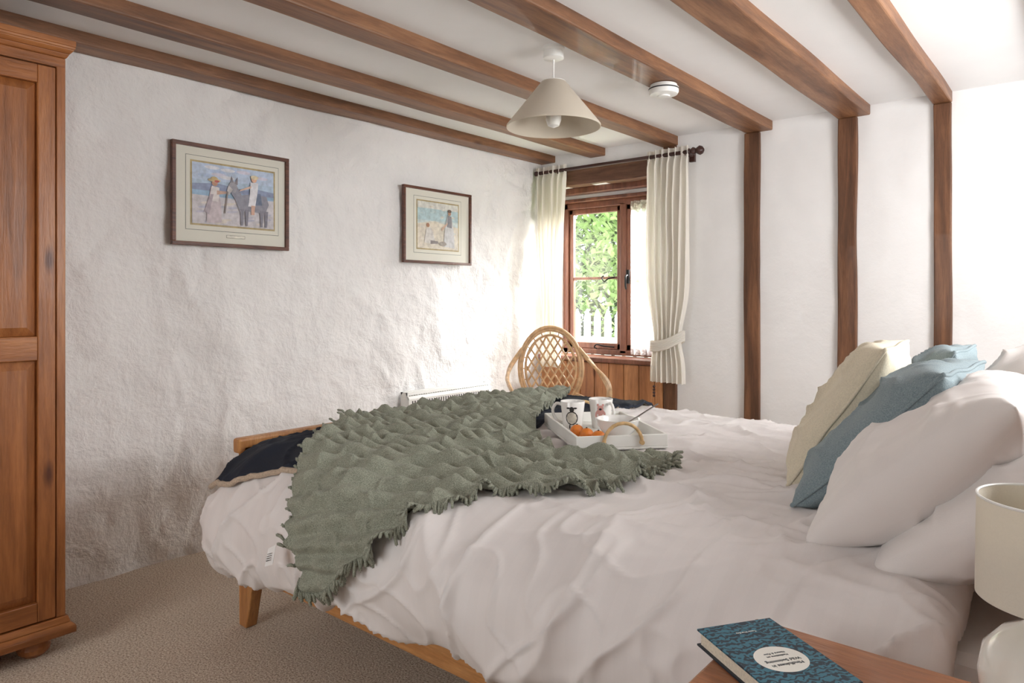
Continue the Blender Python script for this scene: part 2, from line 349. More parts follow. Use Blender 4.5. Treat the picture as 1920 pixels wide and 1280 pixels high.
def curtain(x0,x1,zt,zb,waist,wz,nf,shift,seed,tie=True):
    b=B([])
    def fn(u,v):
        z=zt+(zb-zt)*v
        if tie:
            d=abs(z-wz); k=1-(1-waist)*math.exp(-(d/.24)**2) if z>wz else 1-(1-waist)*(.45+.55*math.exp(-(d/.10)**2))
            k*=1-.06*sm(v*1.5)
        else: k=1-(1-waist)*sm(v*1.2)
        cx=(x0+x1)/2+shift*sm((zt-z)/(zt-wz)); w=(x1-x0)*k
        ph=u*nf*2*math.pi+.9*N(u*3,z*1.2,seed)
        pinch=sm((v-.02)/.06)
        dep=(.012+.024*pinch)*math.sin(ph)*(.75+.25*k)+.006*math.sin(ph*2.3+z*3)
        xx=cx-w/2+w*u+.006*math.sin(ph*2)+.006*N(u*5,z*3,seed)
        if v<.035: dep*=1.3; xx+=.003*math.sin(ph*3)
        return (xx,ry+dep+.012*N(u*4,z*2,seed+3),z)
    b.grid(fn,150,110,M_curt)
    if tie:
        cx=(x0+x1)/2+shift; w=(x1-x0)*waist/2+.010; n=36
        for j in range(6):
            pts=[]
            for k in range(n):
                a=2*math.pi*k/n; pts.append((cx+w*math.cos(a),ry+.052*math.sin(a),wz+.035*math.cos(a)-.025*math.sin(a)**2+(-.03+.011*j)))
            b.tube(pts,.0075,M_curt,closed=True,seg=8)
        for k in range(4): b.sphere((cx-w*.6,ry-.05,wz-.30-.02*k),.009,M_rod)
    return b.done('curtain',smooth=True,auto=False)
curtain(-2.285,-1.965,2.175,.655,.66,.93,7,.0,1)
curtain(-3.205,-2.93,2.175,.70,.62,1.05,6,.0,4,tie=False)

# ------------------------------------------------------------ pendant, smoke detector
px,py=-1.76,2.38; b=B([])
b.lathe([(.001,0),(.045,0),(.047,-.012),(.04,-.02),(.042,-.022),(.044,-.05),(.03,-.056),(.001,-.056)],(px,py,CZ),M_white,36)
b.tube([(px,py,CZ-.05),(px,py,2.10)],.004,M_white)
b.lathe([(.001,.02),(.016,.015),(.02,-.05),(.018,-.08),(.001,-.08)],(px,py,2.10),M_white,20)
b.lathe([(.012,.0),(.018,-.01),(.032,-.05),(.033,-.07),(.024,-.095),(.001,-.105)],(px,py,2.03),M_white,24)
b.lathe([(.052,2.12),(.2,1.935),(.2,1.927),(.197,1.927),(.197,1.935),(.049,2.12),(.052,2.12)],(px,py,0),M_shade2,64)
b.tube([(px+.05*math.cos(a),py+.05*math.sin(a),2.12) for a in [k*math.pi/12 for k in range(24)]],.003,M_white,closed=True)
for a in (0,2.1,4.2): b.tube([(px,py,2.10),(px+.05*math.cos(a),py+.05*math.sin(a),2.12)],.002,M_white)
b.done('pendant_lamp',smooth=True)
b=B([]); b.lathe([(.001,.0),(.062,0),(.062,-.012),(.07,-.014),(.07,-.035),(.064,-.045),(.03,-.05),(.028,-.056),(.001,-.057)],(-1.563,2.99,2.212),M_white,40)
b.lathe([(.0705,-.018),(.0708,-.018),(.0708,-.024),(.0705,-.024)],(-1.563,2.99,2.212),M_dark,40)
b.done('smoke_detector',smooth=True)

# ------------------------------------------------------------ pictures
def picture(y0,y1,z0,z1,fw,art,mt,seed):
    b=B([]); X=LW+.02; W=y1-y0; H=z1-z0; d=.022
    Mm=plain('mat_board_%d'%seed,(226,224,212),.8,nv=.01)
    for (a0,a1,c0,c1) in [(y0,y1,z0,z0+fw),(y0,y1,z1-fw,z1),(y0,y0+fw,z0+fw,z1-fw),(y1-fw,y1,z0+fw,z1-fw)]:
        b.box((X,a0,c0),(X+d,a1,c1),M_frame)
    gi=fw*.8
    b.box((X,y0+gi,z0+gi),(X+.008,y1-gi,z1-gi),Mm)
    def rect(u0,v0,u1,v1,x,m): b.add([(x,y0+u0*W,z0+v0*H),(x,y0+u1*W,z0+v0*H),(x,y0+u1*W,z0+v1*H),(x,y0+u0*W,z0+v1*H)],[(0,1,2,3)],m)
    cache={}
    def col(c):
        if c not in cache: cache[c]=plain('paint_%d_%d_%d_%d'%((seed,)+c),c,.5,ns=45,nv=.11)
        return cache[c]
    gold=col((178,160,116)); line=col((120,124,116))
    u0,v0,u1,v1=mt
    rect(u0-.05,v0-.065,u1+.05,v1+.065,X+.0085,line); rect(u0-.046,v0-.06,u1+.046,v1+.06,X+.009,Mm)
    rect(u0-.014,v0-.018,u1+.014,v1+.018,X+.0095,gold)
    lay=[.0]
    def P(pts,c):
        lay[0]+=.00012; x=X+.0100+lay[0]
        b.add([(x,y0+(u0+p[0]*(u1-u0))*W,z0+(v0+p[1]*(v1-v0))*H) for p in pts],[tuple(range(len(pts)))],col(c))
    def E(cx,cy,rx,ry,c,rot=0,n=16):
        cr,sr=math.cos(rot),math.sin(rot)
        P([(cx+rx*math.cos(2*math.pi*k/n)*cr-ry*math.sin(2*math.pi*k/n)*sr,cy+rx*math.cos(2*math.pi*k/n)*sr+ry*math.sin(2*math.pi*k/n)*cr) for k in range(n)],c)
    art(P,E)
    return b,rect,col,X
def art1(P,E):
    R=random.Random(3)
    P([(0,0),(1,0),(1,1),(0,1)],(176,196,216)); P([(0,.72),(1,.76),(1,1),(0,1)],(190,206,228))
    for k in range(9): E(.1+.8*R.random(),.8+.15*R.random(),.09,.03,R.choice([(222,224,232),(176,194,222),(208,206,222)]))
    P([(0,.52),(1,.52),(1,.64),(.8,.67),(.6,.63),(.3,.69),(.0,.65)],(140,152,182)); P([(0,.46),(1,.48),(1,.56),(0,.55)],(150,180,206))
    P([(0,0),(1,0),(1,.5),(.5,.46),(0,.47)],(206,202,206))
    for k in range(26): E(.08+.84*R.random(),.03+.4*R.random(),.05+.03*R.random(),.02,R.choice([(192,190,204),(222,214,208),(184,184,200),(214,206,196)]),.2)
    P([(.16,.02),(.34,.04),(.33,.35),(.29,.62),(.21,.62),(.17,.3)],(200,188,192)); P([(.2,.4),(.3,.38),(.31,.62),(.22,.64)],(222,216,214)); P([(.28,.5),(.42,.54),(.42,.57),(.28,.57)],(200,166,148))
    P([(.13,.2),(.2,.5),(.24,.5),(.19,.16)],(176,164,172)); E(.255,.69,.035,.05,(196,150,124)); E(.25,.735,.075,.028,(206,186,140)); E(.25,.76,.04,.035,(196,172,122)); E(.28,.72,.03,.02,(180,90,80))
    P([(.55,.28),(.88,.26),(.93,.42),(.9,.56),(.72,.58),(.58,.54),(.53,.66),(.47,.66),(.45,.56),(.5,.45)],(146,146,158)); P([(.4,.62),(.5,.56),(.53,.66),(.5,.76),(.44,.74)],(158,156,164)); P([(.39,.54),(.43,.52),(.47,.62),(.42,.68)],(196,192,192))
    P([(.45,.73),(.455,.86),(.48,.74)],(130,126,134)); P([(.49,.72),(.53,.84),(.53,.7)],(130,126,134))
    for x in (.57,.63,.82,.88): P([(x,.02),(x+.025,.02),(x+.04,.3),(x-.01,.3)],(132,130,142))
    P([(.66,.38),(.84,.4),(.82,.6),(.68,.6)],(110,122,146)); P([(.66,.36),(.75,.36),(.78,.62),(.79,.78),(.69,.78),(.68,.55)],(228,228,234)); P([(.7,.22),(.74,.22),(.75,.38),(.7,.38)],(214,174,154)); P([(.55,.6),(.7,.68),(.7,.72),(.56,.63)],(222,190,170))
    E(.735,.83,.035,.05,(222,178,150)); E(.74,.87,.05,.035,(228,214,180)); P([(.4,.58),(.415,.57),(.38,.2),(.365,.2)],(140,130,128))
def art2(P,E):
    R=random.Random(5)
    P([(0,0),(1,0),(1,1),(0,1)],(206,218,216)); P([(0,.6),(1,.62),(1,.88),(0,.88)],(186,210,214)); P([(0,.86),(1,.86),(1,1),(0,1)],(222,222,214)); P([(0,0),(1,0),(1,.5),(.4,.6),(0,.52)],(222,214,198))
    for k in range(26): E(.08+.84*R.random(),.04+.9*R.random(),.05,.01,R.choice([(226,222,212),(200,216,216),(216,208,190)]))
    P([(.15,.12),(.42,.1),(.38,.3),(.3,.46),(.2,.42)],(216,212,206)); E(.24,.5,.04,.045,(180,136,108)); P([(.3,.1),(.5,.12),(.48,.17),(.3,.18)],(140,132,130))
    P([(.62,.06),(.9,.04),(.88,.4),(.82,.72),(.72,.74),(.66,.5)],(206,206,206)); P([(.7,.5),(.83,.48),(.82,.74),(.73,.75)],(136,134,140)); E(.77,.8,.04,.05,(186,146,122)); E(.77,.85,.05,.035,(112,96,84)); P([(.58,.4),(.72,.56),(.72,.60),(.57,.45)],(214,180,158)); E(.6,.12,.09,.05,(162,154,146))
b,rect,col,X=picture(1.428,2.025,1.448,1.925,.018,art1,(.16,.22,.86,.82),1)
rect(.44,.095,.60,.125,X+.0105,col((120,110,90))); rect(.443,.098,.597,.122,X+.011,col((236,232,218)))
b.done('framed_picture',bevel=.002)
b,rect,col,X=picture(2.807,3.404,1.422,1.895,.016,art2,(.2,.2,.80,.82),2)
b.done('framed_picture',bevel=.002)

# ------------------------------------------------------------ panel heater
b=B([]); hx,y0,y1=LW+.02,2.80,3.54
b.box((hx,y0,.15),(hx+.075,y1,.60),M_white); b.box((hx,y0,.60),(hx+.06,y0+.012,.635),M_white); b.box((hx,y1-.012,.60),(hx+.06,y1,.635),M_white)
b.box((hx,y0,.622),(hx+.014,y1,.635),M_white); b.box((hx+.002,y0+.012,.598),(hx+.05,y1-.012,.604),M_dark)
n=34
for i in range(n+1):
    y=y0+.03+(y1-y0-.06)*i/n; b.hexa([(hx+.008,y-.004,.602),(hx+.066,y-.004,.60),(hx+.066,y+.004,.60),(hx+.008,y+.004,.602)],[(hx+.008,y-.004,.628),(hx+.052,y-.004,.622),(hx+.052,y+.004,.622),(hx+.008,y+.004,.628)],M_white)
    b.box((hx+.0752,y-.005,.545),(hx+.0762,y+.003,.585),M_dark)
b.hexa([(hx+.06,y0,.595),(hx+.077,y0,.595),(hx+.077,y1,.595),(hx+.06,y1,.595)],[(hx+.052,y0,.612),(hx+.068,y0,.612),(hx+.068,y1,.612),(hx+.052,y1,.612)],M_white)
b.hexa([(hx+.05,y0,.618),(hx+.062,y0,.618),(hx+.062,y1,.618),(hx+.05,y1,.618)],[(hx+.046,y0,.635),(hx+.058,y0,.635),(hx+.058,y1,.635),(hx+.046,y1,.635)],M_white)
for y in (y0+.1,y1-.1): b.box((hx+.0,y-.03,.0),(hx+.10,y+.03,.15),M_white)
b.done('panel_heater',bevel=.002)

# ------------------------------------------------------------ wardrobe
b=B([]); X1=-2.695; X0=-3.19; Y0,Y1=-.12,.845
b.box((X0,Y0,.10),(X1-.02,Y1,2.02),M_pinez)
b.box((X1-.02,Y1-.028,.12),(X1,Y1,1.99),M_pinez); b.box((X1-.02,Y0,.12),(X1,Y0+.028,1.99),M_pinez)
b.box((X1-.02,Y0,1.985),(X1,Y1,2.02),M_piney)
for ya,yb in ((Y0+.03,(Y0+Y1)/2-.002),((Y0+Y1)/2+.002,Y1-.031)):
    s=.052
    xf=X1+.004
    b.box((X1-.02,ya,.125),(xf,ya+s,1.98),M_pinez); b.box((X1-.02,yb-s,.125),(xf,yb,1.98),M_pinez)
    for za,zb in ((.125,.19),(.995,1.075),(1.92,1.98)): b.box((X1-.02,ya+s,za),(xf,yb-s,zb),M_piney)
    for za,zb in ((.19,.995),(1.075,1.92)):
        b.box((X1-.02,ya+s,za),(X1-.012,yb-s,zb),M_pinez)
        c=.03; A=[(X1-.012,ya+s+.002,za+.002),(X1-.012,yb-s-.002,za+.002),(X1-.012,yb-s-.002,zb-.002),(X1-.012,ya+s+.002,zb-.002)]
        D=[(X1-.001,ya+s+c,za+c),(X1-.001,yb-s-c,za+c),(X1-.001,yb-s-c,zb-c),(X1-.001,ya+s+c,zb-c)]
        b.add(A+D,[(4,5,6,7),(0,1,5,4),(1,2,6,5),(2,3,7,6),(3,0,4,7)],M_pinez)
    b.sphere((X1+.018,(Y0+Y1)/2+(-.03 if ya<.2 else .03),1.03),.014,M_pinez)
def mould(prof):
    for k in range(len(prof)-1):
        (za,oa),(zb,ob)=prof[k],prof[k+1]
        b.hexa([(X0,Y0-oa,za),(X1+oa,Y0-oa,za),(X1+oa,Y1+oa,za),(X0,Y1+oa,za)],[(X0,Y0-ob,zb),(X1+ob,Y0-ob,zb),(X1+ob,Y1+ob,zb),(X0,Y1+ob,zb)],M_piney)
mould([(2.02,.002),(2.035,.010),(2.05,.022),(2.06,.025),(2.08,.025)])
mould([(.062,.026),(.085,.026),(.098,.012),(.12,.006)])
for y in (Y0+.08,Y1-.08):
    for x in (X1-.05,X0+.06): b.lathe([(.001,0),(.03,0),(.046,.015),(.05,.03),(.044,.048),(.03,.062)],(x,y,0),M_piney,24)
b.done('wardrobe',bevel=.003)

# ------------------------------------------------------------ bed
bed=empty('bed',(-1.2,2.18,0))
def bpart(o): o.parent=bed; o.matrix_parent_inverse=Matrix.Translation(bed.location).inverted(); return o
FX=-2.42
b=B([])
for ys,dirn in ((1.32,1),(3.0,-1)):
    ya,yb=(ys,ys+.045) if dirn>0 else (ys-.045,ys)
    b.hexa([(FX+.005,ya,0),(FX+.055,ya,0),(FX+.055,yb,0),(FX+.005,yb,0)],[(FX,ya,.33),(FX+.14,ya,.33),(FX+.14,yb,.33),(FX,yb,.33)],M_oakz)
    b.box((FX,ya,.33),(FX+.04,yb,.66),M_oakz)
    b.hexa([(.02,ya,0),(.07,ya,0),(.07,yb,0),(.02,yb,0)],[(-.06,ya,.33),(.08,ya,.33),(.08,yb,.33),(-.06,yb,.33)],M_oakz)
bpart(b.done('legs',bevel=.005))
b=B([]); b.box((FX-.005,1.30,.635),(FX+.04,3.02,.69),M_oakz); b.box((FX+.005,1.36,.28),(FX+.03,2.96,.66),M_oakz); bpart(b.done('footboard',bevel=.010))
b=B([]); b.box((FX+.04,1.325,.195),(.05,1.355,.30),M_oakx); b.box((FX+.04,2.965,.195),(.05,2.995,.30),M_oakx)
for i in range(14): x=FX+.1+i*.17; b.box((x,1.355,.27),(x+.07,2.965,.285),M_oakx)
bpart(b.done('side_rails',bevel=.004))
b=B([]); b.box((.05,1.30,.1),(.09,3.02,1.08),M_oakz); bpart(b.done('headboard',bevel=.01))
b=B([]); b.box((FX+.06,1.36,.30),(.04,2.96,.60),M_sheet); o=bpart(b.done('mattress',bevel=.04))

# duvet surface -------------------------------------------------
prof=[(1.27,.30),(1.19,.27),(1.135,.34),(1.115,.45),(1.135,.56),(1.20,.64),(1.30,.685),(1.42,.70),(1.7,.705),(2.2,.705),(2.7,.70),(2.9,.68),(3.02,.62),(3.08,.5),(3.09,.34),(3.05,.26)]
def cat(P,k=14):
    Q=[];n=len(P)
    for i in range(n-1):
        p0=P[max(0,i-1)];p1=P[i];p2=P[i+1];p3=P[min(n-1,i+2)]
        for j in range(k):
            t=j/k; Q.append(tuple(.5*((2*p1[a])+(p2[a]-p0[a])*t+(2*p0[a]-5*p1[a]+4*p2[a]-p3[a])*t*t+(3*p1[a]-p0[a]-3*p2[a]+p3[a])*t**3) for a in (0,1)))
    Q.append(P[-1]); return Q
PQ=cat(prof); L=[0]
for i in range(1,len(PQ)): L.append(L[-1]+math.dist(PQ[i],PQ[i-1]))
ia=min(range(len(PQ)),key=lambda i:abs(PQ[i][0]-1.42)+abs(PQ[i][1]-.70)); off=1.42-L[ia]
L=[l+off for l in L]; VMIN,VMAX=L[0],L[-1]
def prf(v):
    v=max(VMIN,min(VMAX,v)); i=min(len(L)-2,max(0,bisect.bisect_right(L,v)-1)); t=(v-L[i])/(L[i+1]-L[i])
    a,c=PQ[i],PQ[i+1]; return (a[0]+(c[0]-a[0])*t,a[1]+(c[1]-a[1])*t)
def wr(x,v):
    top=sm((v-1.15)/.35)
    w=N(x*.9,v*.9,4)*.5; w3=N(x*3,v*3,44)*.12
    a=.011*N(x*2.0,v*2.4,1)+.006*N(x*5,v*6,2)
    t1=.016*ridge(x*1.5+w+v*.8,v*3.6-x*.9+w,7,5)+.012*ridge(x*3+v*1.5+w3,v*5-x*2,17,7)+.008*ridge(x*6+v*4+w3,v*8-x*4,37,6)
    if x>-1.0: t1+=.014*sm((x+1.0)/.5)*ridge(x*2.2+v*2.2,v*3.0-x*2.5,27,4)
    s1=.026*ridge(x*2.0+v*1.3+w3,v*1.2-x*.6,11,4)+.015*ridge(x*5.0-v*2.5+w3,v*2.2+x,13,6)+.014*N(x*4,v*1.2,5)+.009*ridge(x*8+v*3+w3,v*5-x*3,47,6)
    return a+t1*top+s1*(1-top)
def bed0(x,v):
    Y,z=prf(v)
    if Y<1.5: Y+=.045*sm((x+1.0)/.75)*(1-sm((Y-1.1)/.4))
    ff=1-sm((x+2.42)/.42)
    z-=.045*ff*sm((v-1.0)/.3)
    if v<1.5: Y+=.075*ff*sm((v-.95)/.2)*(1-sm((v-1.2)/.3))
    if v<1.3: z+=(.02+.075*sm((x+2.3)/.9)+.025*N(x*1.5,2))*(1-sm((v-VMIN)/.55))
    return Vector((x,Y,z))
def bedn(x,v):
    e=.004; a=bed0(x+e,v)-bed0(x-e,v); c=bed0(x,v+e)-bed0(x,v-e); n=a.cross(c)
    return n.normalized() if n.length>0 else Vector((0,0,1))
def bedpt(x,v,offs=0,wrk=1):
    return bed0(x,v)+bedn(x,v)*(wrk*wr(x,v)+offs)
DX0,DX1=-2.34,-.17
def duv(u,v):
    x=DX0+(DX1-DX0)*u; vv=VMIN+(VMAX-VMIN)*v; p=bedpt(x,vv)
    d=min(x-DX0,DX1-x); R=.10
    o=0
    if d<R: o+=R*.75*(1-math.sqrt(max(0,1-((R-d)/R)**2)))
    return p-bedn(x,vv)*o
b=B([]); b.grid(duv,300,360,M_duvet); b.done('duvet',smooth=True,auto=False,solid=.02,offset=-1)

# navy blanket with sherpa backing
def blk(u,v):
    x=-2.31+.72*u; v0=1.08+.14*sm(u*1.6)+.015*N(u*6,1); vv=v0+(3.06-v0)*v
    w=.014+.008*ridge(x*4,vv*2.2,31,3)+.005*N(x*6,vv*5,3)
    return bedpt(x+.012*N(vv*4,2),vv,w+.006)
b=B([M_navy,M_sherpa]); b.grid(blk,90,200,M_navy)
edge=[tuple(blk(k/40,0)+Vector((0,-.002,-.010+.004*N(k*.9,3)))) for k in range(41)]
b.tube(edge,.009,M_sherpa,seg=10)
o=b.done('navy_blanket',smooth=True,auto=False); md=o.modifiers.new('s','SOLIDIFY'); md.thickness=.012; md.offset=-1; md.material_offset=1; md.material_offset_rim=0

# sage throw ----------------------------------------------------
def curve(P):
    Q=cat(P,20); LL=[0]
    for i in range(1,len(Q)): LL.append(LL[-1]+math.dist(Q[i],Q[i-1]))
    def f(t):
        s=t*LL[-1]; i=min(len(Q)-2,max(0,bisect.bisect_right(LL,s)-1)); k=(s-LL[i])/(LL[i+1]-LL[i]+1e-9)
        return Vector((Q[i][0]+(Q[i+1][0]-Q[i][0])*k,Q[i][1]+(Q[i+1][1]-Q[i][1])*k))
    return f
cl=curve([(-2.31,2.94),(-2.33,2.4),(-2.28,1.85),(-2.08,1.48),(-1.87,1.24),(-1.71,1.06),(-1.64,.93)])
cr=curve([(-.98,1.93),(-.93,1.84),(-.92,1.72)])
cb=curve([(-1.64,.93),(-1.57,.90),(-1.45,1.0),(-1.34,1.12),(-1.25,1.25),(-1.165,1.38),(-1.05,1.42),(-.97,1.52),(-.92,1.72)])
ct=curve([(-2.31,2.94),(-2.05,2.90),(-1.80,2.42),(-1.62,2.08),(-1.38,1.82),(-1.18,1.76),(-.98,1.93)])
def coons(s,t):
    a=cl(t)*(1-s)+cr(t)*s; c=ct(s)*(1-t)+cb(s)*t
    d=cl(0)*(1-s)*(1-t)+cr(0)*s*(1-t)+cl(1)*(1-s)*t+cr(1)*s*t
    return a+c-d
def thr_h(x,v,s,t):
    q=v-.25*x; r=x+.25*v
    p1=3.2*N(r*2.6,q*3.2,1)+1.5*N(r*6,q*6,2)+.6*N(r*13,q*10,5)
    a=(.5+.5*math.sin(2*math.pi*q/.062+p1))
    p2=3*N(q*4,r*2.4,7)+1.6*N(q*11,r*7,4)
    c=.5+.5*math.sin(2*math.pi*r/.10+p2)
    h=.028*a**.9*(.45+.55*c)
    h+=.018*ridge(r*1.6,q*3+.3*N(r*3,q*3),21,3)+.012*N(r*5,q*6,3)+.002*N(r*40,q*40,3)
    return h
def thr(s,t):
    p=coons(s,t); x,v=p.x,p.y
    x+=.012*N(v*7,4)+.006*N(v*24,6); v+=.012*N(x*7,9)+.006*N(x*24,3)
    under=.024 if x<-1.60 else .024*(1-sm((x+1.60)/.12))
    return bedpt(x,v,.008+under+thr_h(x,v,s,t))
b=B([]); b.grid(lambda s,t:thr(s,t),320,430,M_throw,flip=True)
for (fn,n) in ((lambda k:(k,1.0),340),(lambda k:(1.0,k),30),(lambda k:(0,k),90)):
    for i in range(n):
        k=(i+random.random()*.6)/n; s,t=fn(k)
        p=thr(s,t)
        e=.015; s2,t2=(s,t-e) if t==1 else ((s-e,t) if s==1 else (s+e,t))
        d=(p-thr(s2,t2)); d=d.normalized() if d.length else Vector((0,0,-1))
        ln=.012+.018*random.random(); j=Vector((random.uniform(-.5,.5),random.uniform(-.5,.5),random.uniform(-.3,.1)))
        qa=p+(d+j*.5)*ln*.5; qb=p+(d+j)*ln+Vector((0,0,-.005))
        b.tube([tuple(p-d*.004),tuple(qa),tuple(qb)],.0016,M_throw,seg=4,rf=lambda z:1-.6*z)
b.done('throw_blanket',smooth=True,auto=False,solid=.006)
# care label sewn on the throw corner
p0=bedpt(-1.755,.99,.035); b=B([])
M_tag=plain('label_white',(240,240,238),.7,nv=.01)
b.add([tuple(p0+Vector((-.03,-.012,.0))),tuple(p0+Vector((.01,-.012,.02))),tuple(p0+Vector((.005,-.02,-.035))),tuple(p0+Vector((-.035,-.02,-.05)))],[(0,1,2,3)],M_tag)
for k in range(4):
    z=-.014-.006*k; b.add([tuple(p0+Vector((-.026-.001*k,-.0175-.001*k,z))),tuple(p0+Vector((-.002,-.0185-.001*k,z+.010))),tuple(p0+Vector((-.002,-.0185-.001*k,z+.0088))),tuple(p0+Vector((-.026,-.0175-.001*k,z-.0012)))],[(0,1,2,3)],M_grey)
b.done('throw_care_label',solid=.0006)

# pillows -------------------------------------------------------
def pillow(name,c,size,th,lean,mat,seed,yaw=0,roll=0,ear=.05,wrk=.012,piping=False,ex=.42):
    a,bb=size[0]/2,size[1]/2
    T=Matrix.Translation(c)@Matrix.Rotation(math.radians(yaw),4,'Z')@Matrix.Rotation(math.radians(-lean),4,'Y')@Matrix.Rotation(math.radians(roll),4,'Z')
    b=B([]); n=64
    def fn(sg):
        def f(u,v):
            U=2*u-1;V=2*v-1
            U=math.sin(U*math.pi/2)*.6+U*.4; V=math.sin(V*math.pi/2)*.6+V*.4
            h=max(0,(1-abs(U)**2.6)*(1-abs(V)**2.6))**ex
            x=a*U*(1-ear*(1-V*V)); y=bb*V*(1-ear*(1-U*U))
            e=h*(wrk*(N(x*6,y*6,seed+sg)+1.6*ridge(x*4+y*3,y*5-x*3,seed+sg*3,4))+.7*wrk*ridge(x*10,y*10,seed+4,3))
            z=sg*(th/2*h+e)
            sag=.03*N(x*2.5,y*2.5,seed)*h+.02*N(x*5,y*5,seed+9)
            return (x,y,z+sag)
        return f
    b.grid(fn(1),n,n,mat); b.grid(fn(-1),n,n,mat,flip=True)
    if piping:
        pts=[];f=fn(1)
        for k in range(40): pts.append(f(k/40,0))
        for k in range(40): pts.append(f(1,k/40))
        for k in range(40): pts.append(f(1-k/40,1))
        for k in range(40): pts.append(f(0,1-k/40))
        b.tube(pts,.005,mat,closed=True,seg=6)
    o=b.done(name,smooth=True,auto=False,merge=True)
    o.matrix_world=T; return o
pillow('cushion',(-.515,2.08,.895),(.43,.44),.15,58,M_cream,3,piping=True,yaw=4)
pillow('cushion',(-.375,1.88,.88),(.45,.44),.15,47,M_blue,5,piping=True,yaw=-3)
pillow('cushion',(-.43,2.48,.89),(.42,.42),.14,50,M_blue,8,piping=True)
pillow('pillow',(-.265,1.72,.87),(.45,.60),.18,41,M_pillow,11,ear=.04,ex=.40)
pillow('pillow',(-.115,1.72,.815),(.48,.62),.17,36,M_pillow,14,ear=.03,ex=.38)
pillow('pillow',(-.19,2.55,.90),(.46,.62),.16,44,M_pillow,17,ear=.03,ex=.4)
pillow('pillow',(-.04,2.50,.86),(.50,.68),.16,44,M_pillow,19,ear=.03,ex=.4)

# ------------------------------------------------------------ tray and breakfast things
TC=Vector((-1.305,2.04,.728)); TA=math.radians(139.5)
TM=Matrix.Translation(TC)@Matrix.Rotation(TA,4,'Z')
tray=B([]); tray.T=TM; lx,ly,hh=.23,.15,.045; tk=.009
tray.box((-lx,-ly,0),(lx,ly,.008),M_tray)
for a,c in (((-lx,-ly,.008),(-lx+tk,ly,hh)),((lx-tk,-ly,.008),(lx,ly,hh)),((-lx+tk,-ly,.008),(lx-tk,-ly+tk,hh)),((-lx+tk,ly-tk,.008),(lx-tk,ly,hh))): tray.box(a,c,M_tray)
for sx in (-1,1):
    pts=[(sx*(lx+.006),math.cos(t)*.062,.022+.062*math.sin(t)) for t in [math.pi*k/12 for k in range(13)]]
    tray.tube(pts,.006,M_rope,seg=8)
    for yy in (-.062,.062): tray.tube([(sx*(lx+.012),yy,.022),(sx*(lx-.012),yy,.022)],.008,M_rope)
tray.done('serving_tray',smooth=True,bevel=.002)
def loc(l,s,z=.0): return TM@Vector((l,-s,z))
def mug(l,s,ang,kind):
    p=loc(l,s,.0082); b=B([]); r0,r1,h=.030,.043,.105
    b.T=Matrix.Translation(p)@Matrix.Rotation(ang,4,'Z')
    b.lathe([(.001,0),(r0,0),(r0+.002,.006),(r1,h-.002),(r1-.001,h),(r1-.004,h-.002),(r0-.003,.008),(.001,.006)],(0,0,0),M_mug,40)
    b.tube([(r1-.004,0,h*.86),(r1+.018,0,h*.88),(r1+.03,0,h*.62),(r1+.014,0,h*.32),(r0+.004,0,h*.24)],.0055,M_mug,smooth=6)
    decang=kind[1]
    def dec(cx,cz,rx,rz,m,off=.0006,n=14):
        vs=[]
        for k in range(n):
            a=2*math.pi*k/n; z=cz+rz*math.sin(a); th=(cx+rx*math.cos(a)); R=r0+.002+(r1-r0-.002)*(z/h)+off
            an=th/R+decang; vs.append((R*math.cos(an),R*math.sin(an),z))
        z=cz;R=r0+.002+(r1-r0-.002)*(z/h)+off; an=cx/R+decang; vs.append((R*math.cos(an),R*math.sin(an),z))
        b.add(vs,[(k,(k+1)%n,n) for k in range(n)],m)
    if kind[0]=='sheep':
        dec(0,.05,.022,.024,M_grey,.0006); dec(0,.05,.018,.0205,M_wool,.0012); 
        for k in range(8): a=k*math.pi/4; dec(.014*math.cos(a),.05+.016*math.sin(a),.005,.005,M_wool,.0014)
        dec(0,.080,.008,.010,M_grey,.002); dec(-.012,.085,.007,.003,M_grey,.002); dec(.012,.085,.007,.003,M_grey,.002); dec(-.007,.02,.002,.008,M_grey,.002); dec(.007,.02,.002,.008,M_grey,.002)
    else:
        dec(0,.05,.02,.022,M_pink,.0008); dec(0,.075,.011,.011,M_pink,.0012); dec(-.009,.087,.004,.005,M_pink,.0014); dec(.009,.087,.004,.005,M_pink,.0014); dec(0,.072,.005,.004,M_grey,.0018); dec(-.008,.022,.003,.008,M_pink,.0012); dec(.008,.022,.003,.008,M_pink,.0012)
    b.done('coffee_mug',smooth=True)
mug(.06,-.085,math.radians(200),('sheep',math.radians(300-200)))
mug(.10,.03,math.radians(-20),('pig',math.radians(300+20)))
p=loc(-.09,.03,.0082); b=B([]); b.lathe([(.001,0),(.032,0),(.034,.008),(.052,.022),(.068,.045),(.072,.066),(.069,.066),(.064,.045),(.048,.026),(.001,.014)],p,M_mug,48)
b.done('cereal_bowl',smooth=True)
b=B([]); b.tube([tuple(p+Vector((.0,0,.03))),tuple(p+Vector((.05,.04,.07))),tuple(p+Vector((.105,.085,.115)))],.0025,M_steel,smooth=5)
b.sphere(tuple(p+Vector((0,0,.03))),.014,M_steel,1,1,.4); b.done('spoon',smooth=True)
for (l,s) in ((-.12,-.085),(-.055,-.10),(-.17,-.06)):
    p=loc(l,s,.0085); b=B([]); R=.023; b.lathe([(max(1e-4,R*math.sin(math.pi*i/12)),R*.92*(1-math.cos(math.pi*i/12))) for i in range(13)],p,M_orange,24); b.sphere(tuple(p+Vector((0,0,R*1.84))),.003,M_grey); b.done('clementine',smooth=True)

